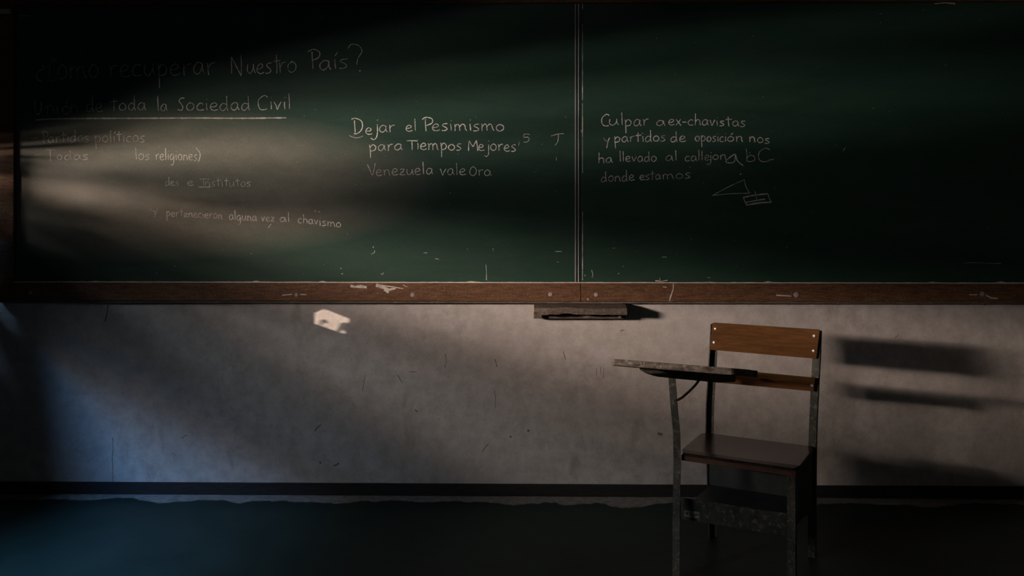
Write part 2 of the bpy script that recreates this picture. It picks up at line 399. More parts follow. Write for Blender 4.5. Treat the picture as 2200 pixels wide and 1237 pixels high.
# scratches, cracks and stains on the plaster
def ribbon(bm, pts, wpx, y, rnd=.25, scale=1/495):
    P = []
    for i, (x, yy) in enumerate(pts):
        a = pts[max(i-1, 0)]; b = pts[min(i+1, len(pts)-1)]
        dx, dy = b[0]-a[0], b[1]-a[1]; L = math.hypot(dx, dy) or 1
        h = wpx*.5*(1+random.uniform(-rnd, rnd)); nx, ny = -dy/L*h, dx/L*h
        P.append((bm.verts.new(W(x+nx, yy+ny, y)), bm.verts.new(W(x-nx, yy-ny, y))))
    for a, b in zip(P, P[1:]): bm.faces.new((a[0], b[0], b[1], a[1]))
bm = bmesh.new()
for p, wd in (([(242, 940), (243, 962), (241, 985), (243, 1010), (242, 1036)], 1.6), ([(1063, 771), (1066, 780), (1068, 788)], 2.2), ([(1210, 754), (1213, 765), (1215, 772)], 2),
              ([(232, 655), (230, 672), (226, 690)], 3), ([(785, 805), (782, 820), (779, 838)], 1.3), ([(855, 806), (860, 815), (864, 822)], 1.6), ([(957, 760), (959, 775), (956, 790)], 1.3),
              ([(1062, 838), (1065, 858), (1064, 876)], 1.4), ([(878, 799), (888, 798), (895, 799)], 1.4), ([(676, 926), (682, 918), (690, 912)], 2.4), ([(1036, 970), (1043, 960), (1050, 953)], 2),
              ([(1333, 712), (1337, 709), (1341, 709)], 2), ([(390, 942), (397, 936), (403, 935)], 1.3), ([(370, 973), (378, 978)], 1.3), ([(2114, 650), (2116, 656)], 3), ([(1932, 719), (1927, 722), (1922, 726)], 1.2),
              ([(1282, 790), (1281, 806)], 1.1), ([(1290, 788), (1291, 806)], 1.1), ([(1297, 790), (1296, 812)], 1.1), ([(891, 880), (897, 884)], 3), ([(1096, 936), (1098, 940)], 4),
              ([(716, 1000), (724, 998), (728, 994)], 3), ([(686, 992), (690, 995)], 4), ([(1413, 930), (1419, 933), (1424, 932)], 6), ([(1133, 924), (1137, 926)], 4)):
    ribbon(bm, p, wd, -.0006)
sc = link('scuff_marks', bm, M_SCUFF, wall_back); sc['kind'] = 'stuff'

# ------------------------------------------------------------------ chalkboard
BY = -0.022; FY = -0.045
cb = bpy.data.objects.new('chalkboard', None); COL.objects.link(cb); cb.location = (0, 0, W(1100, 647, 0).z)
tag(cb, 'long dark green wall chalkboard in a brown wooden frame, covered in Spanish handwriting', 'chalkboard')
bpy.context.view_layer.update()
CBI = Matrix.Translation(-cb.location)
def cbl(name, bm, mat, label=None, smooth=False):
    bmesh.ops.transform(bm, matrix=CBI, verts=bm.verts[:]); o = link(name, bm, mat, cb, smooth)
    if label: o['label'] = label
    return o
zT = W(1100, 6, FY).z; zB = W(1100, 607.5, FY).z; zBB = W(1100, 647, FY).z; xL = W(29, 300, FY).x; xLL = xL-.078
XE = 3.2; xd = W(1239.5, 300, BY).x
# board sheets keep world coordinates for their texture: parent with offset
def cb_world(name, bm, mat, label=None):
    o = link(name, bm, mat, cb); o.matrix_parent_inverse = CBI
    if label: o['label'] = label
    return o
cb_world('board_panel', bx((xL-.01, BY, zB-.01), (xd-.004, -.001, zT+.01)), M_BOARD, 'left green sheet with most of the writing')
cb_world('board_panel', bx((xd+.004, BY, zB-.01), (XE-.01, -.001, zT+.01)), M_BOARD, 'right green sheet')
# joint strip: dark batten with two pale worn edges
bm = bx((W(1236, 300, BY).x, BY-.003, zB), (W(1243.5, 300, BY).x, -.001, zT)); cb_world('joint_strip', bm, M_STEELD)
for px, wd in ((1236, 1.5), (1243, 1.7)):
    x = W(px, 300, BY-.003).x
    cb_world('strip_edge', bx((x-wd/990, BY-.0045, zB), (x+wd/990, BY-.002, zT)), M_METAL_STRIP)
for (a, b) in ((8, 20), (52, 150), (150, 215), (222, 372), (455, 530), (530, 602)):
    bm = bmesh.new(); ribbon(bm, [(1251.5, a+(b-a)*k/8) for k in range(9)], 1.2, BY-.0006, .6)
    cb_world('chalk_line', bm, M_CH['mid'])
# frame rails (front faces at FY)
def rail(pts, name, label=None):
    bm = bmesh.new(); prism(bm, [Vector((x, FY, z)) for x, z in pts], (0, -FY-.001, 0)); bevel(bm, .003)
    return cb_world(name, bm, M_WOOD, label)
h = zB-zBB
xj = W(1248, 620, FY).x
r1 = rail([(xLL, zBB), (xj-.001, zBB), (xj-.001, zB), (xL, zB)], 'frame_rail', 'bottom wooden rail, left length')
r2 = rail([(xj+.001, zBB), (XE+.06, zBB), (XE, zB), (xj+.001, zB)], 'frame_rail', 'bottom wooden rail, right length')
rail([(xLL, zBB), (xL, zB), (xL, zT), (xLL, zT+h)], 'frame_rail', 'left upright rail')
rail([(xLL, zT+h), (XE+.06, zT+h), (XE, zT), (xL, zT)], 'frame_rail', 'top rail')
rail([(XE+.06, zBB), (XE+.06, zT+h), (XE, zT), (XE, zB)], 'frame_rail', 'right upright rail')
cb_world('frame_molding', bx((xLL, -.034, zBB-.010), (XE+.06, -.001, zBB), .002), M_OLDWOOD, 'thin grey strip under the bottom rail')
# chalk dust lying on the top edge of the bottom rail
bm = bmesh.new(); N = 260
prev = None
for i in range(N+1):
    x = xL+(XE-xL)*i/N; hh = .0022+.0014*random.random()+(.006*random.random() if random.random() < .05 else 0)
    q = [bm.verts.new((x, FY+.001, zB-.0005)), bm.verts.new((x, FY+.002, zB+hh)), bm.verts.new((x, BY-.0003, zB+hh*.9)), bm.verts.new((x, BY-.0003, zB-.0005))]
    if prev:
        for a in range(4): bm.faces.new((prev[a], prev[(a+1) % 4], q[(a+1) % 4], q[a]))
    prev = q
cb_world('chalk_dust', bm, M_DUST)
for px, py, r in ((65, 629, .008), (637, 633.5, .0095), (887, 633, .0105), (1183, 632, .0105), (1281, 633, .0100), (1711, 633, .0125), (2110, 631.5, .011)):
    o = link('plug', dome(r, .0025), M_PLUG, cb, True); p = W(px, py, FY); o.location = (p.x, FY, p.z-cb.location.z)
# paint and chalk smears on the bottom rail
bm = bmesh.new()
for p, wd in (([(753, 614), (762, 616), (775, 615), (788, 617)], 6), ([(808, 612), (822, 617), (836, 622), (850, 619)], 6), ([(825, 622), (835, 628)], 5), ([(818, 613), (845, 616), (866, 620)], 3),
              ([(866, 612), (875, 616)], 1.5), ([(1447, 609), (1446, 622), (1441, 636), (1438, 648)], 2.6), ([(1424, 616), (1432, 617)], 2), ([(1262, 641), (1264, 645)], 2), ([(606, 634), (628, 632)], 2), ([(645, 632), (658, 633)], 3),
              ([(1668, 634), (1700, 636)], 2), ([(2082, 633), (2100, 633)], 3), ([(2118, 634), (2130, 640), (2144, 641)], 3)):
    ribbon(bm, p, wd, FY-.0006, .4)
cb_world('chalk_smears', bm, M_CH['faint'])['kind'] = 'stuff'
# small steel hinge plate on the left upright
p = W(0, 19.5, FY); q = W(23, 29.5, FY)
cb_world('hinge_plate', bx((p.x-.02, FY-.003, q.z), (q.x, FY, p.z), .001), M_METAL_STRIP)

# ------------------------------------------------------------------ handwriting
G = {
'a': (1.0, [[(.8,.85),(.45,1.02),(.1,.62),(.12,.18),(.42,0),(.72,.35),(.8,.92),(.82,.3),(.98,.0)]]),
'b': (.9, [[(.1,2.05),(.12,1),(.1,.08)],[(.1,.5),(.42,1),(.78,.7),(.7,.15),(.35,-.02),(.1,.15)]]),
'c': (.85, [[(.75,.85),(.45,1.02),(.1,.6),(.15,.15),(.45,0),(.82,.12)]]),
'd': (1.0, [[(.75,.8),(.4,1),(.08,.55),(.15,.08),(.45,0),(.76,.5)],[(.74,2.05),(.78,1),(.8,.3),(.92,0)]]),
'e': (.9, [[(.1,.5),(.55,.55),(.75,.82),(.45,1.05),(.12,.75),(.1,.25),(.42,0),(.88,.15)]]),
'g': (1.0, [[(.8,.85),(.45,1.02),(.1,.6),(.15,.1),(.5,.05),(.8,.7),(.8,-.3),(.6,-.95),(.25,-.8)]]),
'h': (.95, [[(.12,2.05),(.14,1),(.12,0)],[(.13,.6),(.45,1),(.75,.8),(.8,.3),(.9,0)]]),
'i': (.35, [[(.15,1),(.17,.5),(.2,0)],[(.16,1.5),(.2,1.56)]]),
'í': (.35, [[(.15,1),(.17,.5),(.2,0)],[(.15,1.35),(.38,1.75)]]),
'j': (.6, [[(.5,1),(.52,0),(.42,-.7),(.15,-1.0),(-.1,-.75)],[(.5,1.5),(.54,1.56)]]),
'l': (.4, [[(.15,2.05),(.18,1),(.22,.05)]]),
'm': (1.5, [[(.1,1),(.14,.5),(.14,0)],[(.14,.6),(.4,1),(.62,.8),(.66,0)],[(.66,.6),(.95,1),(1.2,.8),(1.28,.3),(1.42,0)]]),
'n': (1.0, [[(.12,1),(.14,.5),(.14,0)],[(.14,.6),(.45,1),(.75,.8),(.8,.3),(.92,0)]]),
'o': (.95, [[(.5,1.02),(.15,.78),(.1,.3),(.42,0),(.8,.25),(.82,.75),(.5,1.02),(.35,.98)]]),
'ó': (.95, [[(.5,1.02),(.15,.78),(.1,.3),(.42,0),(.8,.25),(.82,.75),(.5,1.02),(.35,.98)],[(.5,1.35),(.75,1.7)]]),
'p': (.95, [[(.12,1.1),(.18,.2),(.24,-1.05)],[(.14,.6),(.45,1.05),(.82,.75),(.7,.2),(.2,.05)]]),
'r': (.75, [[(.1,1),(.16,.5),(.18,0)],[(.17,.55),(.4,.95),(.72,1.0)]]),
's': (.75, [[(.68,1.0),(.3,.98),(.12,.72),(.45,.5),(.65,.22),(.35,0),(.02,.02)]]),
't': (.8, [[(.38,1.75),(.4,.8),(.44,.0)],[(.0,1.18),(.4,1.2),(.85,1.25)]]),
'u': (.95, [[(.1,1),(.1,.3),(.35,0),(.7,.4),(.78,1),(.8,.4),(.95,0)]]),
'v': (.85, [[(.05,1),(.22,.5),(.38,0),(.55,.5),(.8,1.02)]]),
'x': (.85, [[(.1,1),(.45,.5),(.8,0)],[(.75,1),(.4,.5),(.05,0)]]),
'y': (.85, [[(.05,1),(.3,.5),(.5,.45)],[(.8,1),(.6,.3),(.45,-.8)]]),
'z': (.85, [[(.1,.95),(.4,1),(.72,.95)],[(.72,.95),(.4,.5),(.08,.05)],[(.08,.05),(.4,.0),(.85,.05)],[(.2,.5),(.6,.52)]]),
'C': (1.2, [[(1.15,1.75),(.75,2.0),(.2,1.4),(.15,.5),(.5,0),(1.05,.12)]]),
'D': (1.5, [[(.35,1.75),(.42,.9),(.5,.05)],[(0,1.9),(.5,2.05),(1.2,1.7),(1.4,1.0),(1.1,.4),(.6,.05),(.3,.1)]]),
'I': (1.0, [[(.5,1.7),(.5,.9),(.5,.05)],[(.1,1.7),(.5,1.75),(.95,1.7)],[(0,.05),(.5,.0),(1.0,.05)]]),
'M': (1.5, [[(.1,0),(.12,.9),(.18,1.8)],[(.18,1.8),(.45,1.2),(.75,.75)],[(.75,.75),(1.0,1.3),(1.25,1.85)],[(1.25,1.85),(1.32,.9),(1.42,0)]]),
'N': (1.5, [[(.15,.1),(.15,1),(.1,1.9)],[(.1,1.9),(.6,1.0),(1.2,-.1)],[(1.2,-.1),(1.2,1),(1.15,2.1)]]),
'O': (1.2, [[(.6,1.85),(.2,1.45),(.12,.5),(.5,0),(.95,.4),(1.0,1.3),(.6,1.85)]]),
'P': (1.2, [[(.35,1.8),(.38,.9),(.45,0)],[(0,1.75),(.45,2.05),(1.05,1.8),(1.0,1.2),(.4,.85)]]),
'S': (1.1, [[(.95,1.75),(.5,1.7),(.2,1.35),(.55,.9),(.8,.45),(.5,.02),(.05,.2)]]),
'T': (1.2, [[(.6,1.6),(.6,.8),(.62,0)],[(0,1.65),(.6,1.68),(1.25,1.62)]]),
'U': (1.1, [[(.05,1.8),(.12,.6),(.5,0),(.9,.6),(.95,1.8)]]),
'V': (1.2, [[(0,1.75),(.35,.9),(.65,0),(.9,.9),(1.05,1.95)]]),
'?': (1.1, [[(0,1.7),(.25,2.15),(.75,2.0),(1.0,1.45),(.75,.8),(.62,.2)],[(.8,-.35),(.84,-.42),(.9,-.35)]]),
'¿': (.9, [[(.55,1.9),(.62,1.84)],[(.66,1.5),(.68,1.2),(.66,.9),(.2,.6),(0,0),(.15,-.5),(.5,-.55)]]),
')': (.6, [[(.1,2.0),(.45,1.3),(.5,.6),(.35,-.25)]]),
'-': (.7, [[(.05,.6),(.35,.6),(.62,.62)]]), '.': (.3, [[(.1,0),(.16,.05)]]), '!': (.3, [[(.15,1.3),(.14,.9),(.12,.5)]]),
'5': (1.0, [[(.85,1.6),(.45,1.65),(.15,1.6)],[(.15,1.6),(.15,1.0),(.6,1.05),(.8,.6),(.5,.1),(.1,.1)]]),
' ': (.6, []),
}
def smooth(pts, step=.22):
    if len(pts) < 3: return pts
    out = []; P = [pts[0]]+pts+[pts[-1]]
    for i in range(1, len(P)-2):
        p0, p1, p2, p3 = P[i-1:i+3]; n = max(2, int(math.dist(p1, p2)/step)+1)
        for k in range(n):
            t = k/n
            out.append(tuple(.5*((2*p1[j])+(-p0[j]+p2[j])*t+(2*p0[j]-5*p1[j]+4*p2[j]-p3[j])*t*t+(-p0[j]+3*p1[j]-3*p2[j]+p3[j])*t**3) for j in (0, 1)))
    out.append(pts[-1]); return out

def word(bm, text, x0, x1, y0, y1, xh, wpx=2.0):
    tot = sum(G[c][0] for c in text)+.12*(len(text)-1); k = (x1-x0)/tot; cx = 0
    for c in text:
        wd, strokes = G[c]; jy = random.uniform(-.05, .05); js = random.uniform(.94, 1.06)
        for s in strokes:
            s = [(a+random.uniform(-.03, .03), b+random.uniform(-.03, .03)) for a, b in s]
            pp = []
            for a, b in smooth(s):
                X = x0+(cx+a)*k; f = (X-x0)/max(1, x1-x0)
                pp.append((X, y0+(y1-y0)*f-(b*js+jy)*xh))
            if len(pp) < 2: continue
            ribbon(bm, pp, wpx*.84*random.uniform(.8, 1.15), CHY[0], .35)
        cx += wd+.12
CHY = [BY-.0008]
def writing(label, items, mat, extra=(), w=2.0):
    # every written word (letters closer than a word gap) is a part of the board
    words = []
    for it in items:
        if words and it[1]-words[-1][-1][2] < 7.5: words[-1].append(it)
        else: words.append([it])
    for wd_ in words:
        bm = bmesh.new()
        for it in wd_: word(bm, *it, wpx=w)
        t = ''.join(i[0] for i in wd_)
        if t == '-': lb = 'short chalk dash before a listed line'
        else: lb = {'bright': 'bright chalk ', 'mid': 'clear chalk ', 'faint': 'pale chalk ', 'ghost': 'very faint chalk '}[mat]+('letters ' if len(t) < 3 else 'word ')+t
        cb_world('chalk_word', bm, M_CH[mat], lb)
    for p, wd in extra:
        bm = bmesh.new(); ribbon(bm, smooth(p, 6), wd, CHY[0], .3); cb_world('chalk_stroke', bm, M_CH[mat])

writing('faint first word of the question on the top line, upper left', [('¿', 79, 98, 163, 163, 18), ('C', 104, 122, 174, 174, 24.5), ('omo', 122, 213, 168, 167, 27)], 'ghost', w=1.8)
writing('pale chalk word recuperar on the top line', [('recuperar', 233, 463, 165, 160, 25)], 'faint', w=1.9)
writing('chalk words Nuestro País with question mark on the top line',
        [('N', 495, 524, 160, 160, 21), ('uest', 530, 602, 159, 156, 22), ('ro', 598, 638, 156, 155, 23), ('P', 662, 689, 148, 148, 20), ('aís', 685, 748, 150, 146, 20), ('?', 748, 780, 142, 142, 22)], 'faint', w=2.0)
writing('chalk words Unión de toda la, second line', [('U', 73, 91, 246, 246, 17), ('n', 99, 118, 245, 245, 19), ('i', 121, 126, 245, 245, 17), ('ó', 133, 150, 244, 244, 17), ('n', 151, 168, 242, 242, 17), ('de', 185, 221, 239, 240, 16.5), ('toda', 237, 314, 237, 236, 15.5), ('la', 337, 360, 239, 238, 15)], 'ghost', w=1.9)
writing('chalk words Sociedad Civil, second line', [('S', 381, 398, 238, 238, 15), ('ociedad', 399, 538, 237, 237, 16), ('Civil', 552, 626, 236, 234, 16)], 'faint', w=2.0)
writing('long underline beneath the second line', [], 'faint', [([(76, 258), (110, 255.5), (180, 254.5), (300, 254), (420, 253.5), (520, 254), (615, 253)], 2.8)])
writing('faint words Partidos políticos with a dash', [('-', 66, 82, 305, 305, 14), ('P', 89, 104, 308, 308, 13), ('artidos', 103, 192, 306, 305, 13), ('pol', 203, 241, 305, 305, 13), ('í', 243, 248, 305, 305, 13), ('ticos', 250, 311, 305, 305, 13)], 'ghost', w=2.0)
writing('almost erased start of the fourth line', [('-', 74, 88, 340, 340, 13), ('T', 98, 118, 345, 345, 14), ('o', 122, 134, 343, 343, 10), ('das', 138, 190, 343, 343, 10), ('los', 290, 322, 343, 343, 12)], 'ghost', w=1.6)
writing('clear word religiones with a closing bracket', [('religiones', 334, 424, 343, 344, 12), (')', 418, 433, 345, 345, 13)], 'mid', w=1.8)
writing('half erased words e Institutos', [('des', 355, 384, 399, 398, 9), ('e', 402, 416, 398, 398, 9), ('I', 426, 450, 401, 401, 10.5), ('nstitutos', 440, 539, 400, 401, 10.5)], 'faint', [([(426, 402), (445, 402), (452, 401)], 2)], w=1.7)
writing('smudged word pertenecieron', [('y', 322, 340, 459, 459, 11), ('pertenecieron', 357, 478, 464, 470, 9.5)], 'ghost', w=2.0)
writing('chalk words alguna vez al', [('alguna', 492, 552, 472, 475, 10.5), ('vez', 561, 590, 475, 475, 9.5), ('al', 601, 623, 476, 477, 10)], 'faint', [([(582, 481), (578, 487), (576, 489)], 1.6)], w=2.0)
writing('chalk word chavismo at the end of the last left line', [('chav', 640, 684, 479, 482, 10), ('is', 685, 702, 484, 485, 10), ('mo', 703, 733, 486, 488, 9.5)], 'mid', [([(675, 453), (679, 453.6)], 1.6), ([(684, 454.5), (688, 455)], 1.6)], w=2.0)
writing('bright chalk words Dejar el Pesimismo', [('D', 755, 781, 289, 289, 17.5), ('e', 785, 800, 289, 289, 14), ('j', 799, 813, 284, 284, 16), ('ar', 814, 849, 284, 283, 14.5), ('el', 871, 895, 282, 282, 13.5), ('P', 907, 931, 282, 282, 15), ('esimismo', 928, 1084, 281, 281, 14.5)], 'bright', w=2.1)
writing('bright chalk words para Tiempos Mejores', [('para', 792, 865, 325, 322, 13.5), ('T', 873, 897, 322, 322, 12.5), ('iempos', 895, 992, 321, 323, 13.5), ('M', 1005, 1028, 324, 324, 12), ('ejores', 1027, 1109, 323, 325, 13.5)], 'bright', w=2.1)
writing('paler chalk words Venezuela vale Oro', [('V', 789, 808, 376, 376, 13), ('enezuela', 807, 931, 377, 374, 12.5), ('vale', 945, 1001, 376, 376, 13), ('O', 1008, 1026, 377, 377, 11), ('ro', 1027, 1054, 377, 377, 12), ('.', 1053, 1058, 376, 376, 12)], 'mid', w=1.9)
writing('ghostly leftover signs before the joint strip', [('!', 1112, 1118, 318, 318, 10), ('5', 1123, 1141, 306, 306, 11)], 'ghost', [([(1184, 292), (1198, 288), (1212, 287)], 1.6), ([(1200, 290), (1198, 305), (1192, 312)], 1.6), ([(1195, 337), (1195, 345)], 1.4), ([(780, 292), (768, 296), (756, 294), (750, 290)], 1.5)], w=1.6)
writing('chalk words Culpar a ex-chavistas', [('C', 1291, 1310, 271, 271, 13), ('ul', 1308, 1341, 270, 268, 13), ('par', 1341, 1394, 271, 269, 13), ('a', 1409, 1430, 270, 270, 11.5), ('ex-chav', 1436, 1537, 269, 269, 12.5), ('istas', 1538, 1602, 270, 272, 11.5)], 'mid', w=2.1)
writing('chalk words y partidos de oposición nos', [('y', 1295, 1311, 308, 308, 12), ('partidos', 1319, 1430, 306, 303, 11.5), ('de', 1440, 1474, 305, 304, 11.5), ('oposici', 1493, 1561, 304, 304, 11), ('ón', 1562, 1597, 304, 304, 11), ('nos', 1609, 1654, 305, 308, 11)], 'mid', w=2.1)
writing('chalk words ha llevado al callejon', [('ha', 1285, 1316, 350, 349, 11.5), ('llevado', 1330, 1411, 347, 347, 11), ('al', 1429, 1456, 346, 345, 11), ('calle', 1471, 1525, 346, 344, 11), ('jon', 1520, 1561, 344, 342, 10.5)], 'mid', w=2.0)
writing('large loose letters after the third right-hand line', [('b', 1601, 1625, 347, 347, 13), ('C', 1626, 1655, 347, 347, 14)], 'ghost', [([(1652, 344), (1663, 342)], 1.5)], w=1.9)
writing('big letter a overlapping the end of the third line', [], 'faint', [([(1578, 331), (1568, 338), (1559, 347), (1566, 350), (1578, 347), (1580, 330), (1584, 345), (1597, 356)], 2.0)])
writing('pale chalk words donde estamos', [('donde', 1291, 1363, 391, 388, 11.5), ('esta', 1374, 1420, 387, 385, 10.5), ('mos', 1422, 1484, 385, 383, 11)], 'faint', w=2.0)
bm = bmesh.new()
for p, wd in (([(1532, 419), (1545, 412), (1570, 399), (1599, 386)], 1.3), ([(1599, 386), (1603, 402), (1611, 415)], 1.3), ([(1530, 420), (1570, 416), (1611, 415)], 1.3), ([(1589, 375), (1593, 373)], 2)):
    ribbon(bm, smooth(p, 6), wd, CHY[0], .3)
cb_world('chalk_drawing', bm, M_CH['faint'], 'thin chalk triangle at the lower right of the writing')
bm = bmesh.new()
for p, wd in (([(1597, 424), (1622, 419), (1650, 416)], 2.4), ([(1650, 416), (1652, 425), (1656, 432)], 1.6), ([(1597, 424), (1600, 432), (1605, 441)], 1.8), ([(1603, 434.5), (1622, 431), (1644, 427.5)], 2.2), ([(1604, 440.5), (1630, 436), (1658, 434)], 3), ([(1622, 411), (1624, 420), (1626, 429)], 1.3)):
    ribbon(bm, smooth(p, 6), wd, CHY[0], .3)
cb_world('chalk_drawing', bm, M_CH['mid'], 'small chalk rectangle with double lines')
bm = bmesh.new()
ticks = [([(1816, 317), (1811, 325)], 2.6), ([(690, 33), (692, 38)], 1.8), ([(803, 529), (801, 532)], 2), ([(805, 538), (804, 543), (799, 545)], 2), ([(1044, 568), (1045, 585), (1045, 602)], 1.6), ([(1045, 590), (1045, 602)], 2.6),
         ([(818, 587), (821, 590), (824, 586)], 2), ([(733, 588), (737, 588)], 2), ([(732, 575), (733, 578)], 1.8), ([(1408, 603), (1420, 604), (1434, 602)], 3), ([(1418, 597), (1417, 602)], 1.6), ([(1422, 552), (1432, 552)], 1.8),
         ([(1316, 533), (1321, 533)], 1.6), ([(1271, 580), (1274, 590), (1272, 596)], 1.5), ([(1331, 586), (1327, 589)], 1.6), ([(1519, 596), (1526, 596)], 1.6), ([(2070, 565), (2090, 564), (2120, 565), (2150, 566)], 1.4), ([(1247, 281), (1251, 279), (1249, 285)], 1.8),
         ([(1256, 591), (1258, 592)], 3), ([(910, 543), (918, 543)], 1.4), ([(935, 555), (943, 557)], 2), ([(1058, 534), (1061, 536), (1060, 540)], 1.4), ([(1193, 540), (1207, 540)], 1.4), ([(1196, 563), (1201, 562)], 1.6), ([(40, 34), (63, 34)], 1.4),
         ([(2008, 8), (2030, 6), (2052, 8)], 3), ([(1889, 30), (1894, 29)], 1.4), ([(1891, 48), (1892, 49)], 2), ([(1875, 232), (1877, 233)], 2.2), ([(1689, 531), (1692, 530)], 1.6)]
for _ in range(120):
    x, y = random.uniform(40, 2180), random.uniform(20, 600); r = random.uniform(.5, 1.3); a = random.uniform(0, 6.28)
    if y < 320 and random.random() < .4: y += 270
    ticks.append(([(x, y), (x+math.cos(a)*r*1.6, y+math.sin(a)*r*1.6)], r*1.2))
for p, wd in ticks: ribbon(bm, p, wd*.72, CHY[0], .4)
cb_world('chalk_specks', bm, M_CH['faint'])['kind'] = 'stuff'

# ------------------------------------------------------------------ broken chalk tray under the board
tx0 = W(1148, 660, -.12).x; tx1 = W(1347, 660, -.12).x
tray = bpy.data.objects.new('chalk_tray', None); COL.objects.link(tray); tray.location = ((tx0+tx1)/2, 0, .77)
tag(tray, 'short splintered wooden chalk tray fixed to the wall under the middle of the chalkboard', 'chalk tray')
TI = Matrix.Translation(-tray.location)
def tr_world(name, bm, mat, label=None):
    o = link(name, bm, mat, tray); o.matrix_parent_inverse = TI
    if label: o['label'] = label
    return o
# shelf: thick plank, front edge split and broken away on the left
bm = bmesh.new(); N = 96; rows = []; jy = jt = 0.0
for i in range(N+1):
    f = i/N; x = tx0+(tx1-tx0)*f
    brk = .012*math.exp(-((f-.33)/.10)**2)
    zt = .834-.008 + (brk*.55); zf = zt-.010-.006*math.exp(-(f/.22)**2)
    jy += random.uniform(-.0005, .0005)-jy*.2; jt += random.uniform(-.0012, .0012)-jt*.25
    yf = -.125+.018*math.exp(-(f/.12)**2)+jy
    th = .017+jt-.004*math.exp(-(f/.2)**4)
    pts = [(x, -.0005, .838), (x, -.06, .835), (x, yf+.004, zt-brk*.2), (x, yf, zf-.001), (x, yf+.0015, zf-th*.45), (x, yf+.004, zf-th), (x, -.06, .806), (x, -.0005, .806)]
    rows.append([bm.verts.new(p) for p in pts])
for a, b in zip(rows, rows[1:]):
    for k in range(8): bm.faces.new((a[k], a[(k+1) % 8], b[(k+1) % 8], b[k]))
bm.faces.new(rows[0]); bm.faces.new(rows[-1][::-1])
tr_world('shelf', bm, M_OLDWOOD, 'thick top plank with a split front edge')
z0 = W(1200, 683, -.028).z; z1 = W(1200, 673, -.028).z
xx0, xx1 = W(1147, 680, -.05).x, W(1342.5, 680, -.05).x
bm = bx((xx0, -.05, z0), (xx1, -.0005, z1+.004), .002); tr_world('cleat', bm, M_OLDWOOD, 'lower backing board')
bm = bx((tx0+.01, -.03, z1), (xx1-.012, -.0005, .808), .001); tr_world('backing_block', bm, M_RAIL)
bm = bx((xx0+.022, -.075, z0+.006), (xx0+.034, -.0005, .812), .002); tr_world('bracket', bm, M_OLDWOOD)
bm = bx((xx1-.03, -.075, z0+.006), (xx1-.018, -.0005, .812), .002); tr_world('bracket', bm, M_OLDWOOD)

# ------------------------------------------------------------------ tablet-arm school chair
PSI = 0.49926
ch = bpy.data.objects.new('school_chair', None); COL.objects.link(ch)
CO = Vector((.748, -.485, 0)); ch.location = CO; ch.rotation_euler = (0, 0, -PSI)
tag(ch, 'old school chair with tablet arm, varnished brown plywood back and dark green metal frame', 'chair')
U = Vector((math.cos(PSI), -math.sin(PSI), 0)); V = Vector((-math.sin(PSI), -math.cos(PSI), 0))
def loc(P):                     # world -> chair frame (x = across, y = -forward)
    d = Vector(P)-CO; return Vector((d.dot(U), -d.dot(V), d.z))
def ray(px, py): return FW + RT*((px-1100)/FPX) - Vector((0, 0, 1))*((py-HOR)/FPX)
def onv(px, py, v):             # where that sight line meets the chair's plane "forward = v"
    r = ray(px, py); t = (v-(CAM-CO).dot(V))/r.dot(V); return loc(CAM+r*t)
def onu(px, py, u):
    r = ray(px, py); t = (u-(CAM-CO).dot(U))/r.dot(U); return loc(CAM+r*t)
def ond(px, py, D): return loc(CAM+ray(px, py)*D)
def part(name, bm, mat, label=None, parent=ch, smooth=False):
    o = link(name, bm, mat, parent, smooth)
    if label: o['label'] = label
    return o
def lerp(a, b, t): return a+(b-a)*t
WD = .385; DP = .295; HS = .397; HT = .803
def back_v(z):                  # backward lean of the rear posts above the seat
    return 0 if z < HS else -.064*((z-HS)/(HT-HS))
# angle-iron section: flange facing forward, web running back
def angle(path, side, wf=.020, ww=.026, t=.0035, valley=False):
    bm = bmesh.new(); path = [Vector(p) for p in path]; s = side
    def sec(i):
        p = path[i]
        if valley:      # opening towards the front: flange at the back, web on the outer side
            return [p+Vector(q) for q in ((0, 0, 0), (s*t, 0, 0), (s*t, ww-t, 0), (s*wf, ww-t, 0), (s*wf, ww, 0), (0, ww, 0))]
        return [p+Vector(q) for q in ((0, 0, 0), (s*wf, 0, 0), (s*wf, t, 0), (s*t, t, 0), (s*t, ww, 0), (0, ww, 0))]
    sweep(bm, path, sec); return bm
def px_at(pxs, v_of_z, zs):
    """chair-frame x of an image column at given heights on the plane v"""
    out = []
    for px, z in zip(pxs, zs):
        # find py so that the height is z: solve on plane v
        v = v_of_z(z); r = Vector((0, 0, 0)); best = None
        a, b = 0., 1500.
        for _ in range(40):
            m = (a+b)/2
            if onv(px, m, v).z > z: a = m
            else: b = m
        out.append(onv(px, (a+b)/2, v))
    return out
zs_ = [0.0, .12, .25, HS, .50, .60, .66, .72, .80]
pl = px_at([1523, 1520, 1518, 1515, 1516, 1520, 1522, 1524, 1526], back_v, zs_)
part('leg', angle(pl, 1, .024, .030, .004, True), M_STEEL, 'rear post carrying the left end of the back slats')
pr_ = px_at([1752, 1752, 1752, 1753, 1755, 1758, 1760, 1762, 1763.5], back_v, zs_)
part('leg', angle(pr_, -1, .026, .024), M_STEEL, 'rear post at the right end of the back slats')
# front legs
vfl = DP+.012
zs2 = [0.0, .2, HS-.02, .46, .55, onv(1440, 812, vfl).z]
pf = px_at([1444.5, 1445, 1447, 1446, 1440.5, 1436], lambda z: vfl+max(0, .10*(1-z/HS)), zs2)
part('leg', angle(pf, 1, .0255, .020), M_STEEL, 'tall front leg that carries the tablet arm')
zs3 = [0.0, .2, HS-.025]
pg = px_at([1709, 1709, 1709], lambda z: DP-.012+max(0, .05*(1-z/HS)), zs3)
part('leg', angle(pg, -1, .027, .022), M_STEEL, 'short front leg below the seat corner')
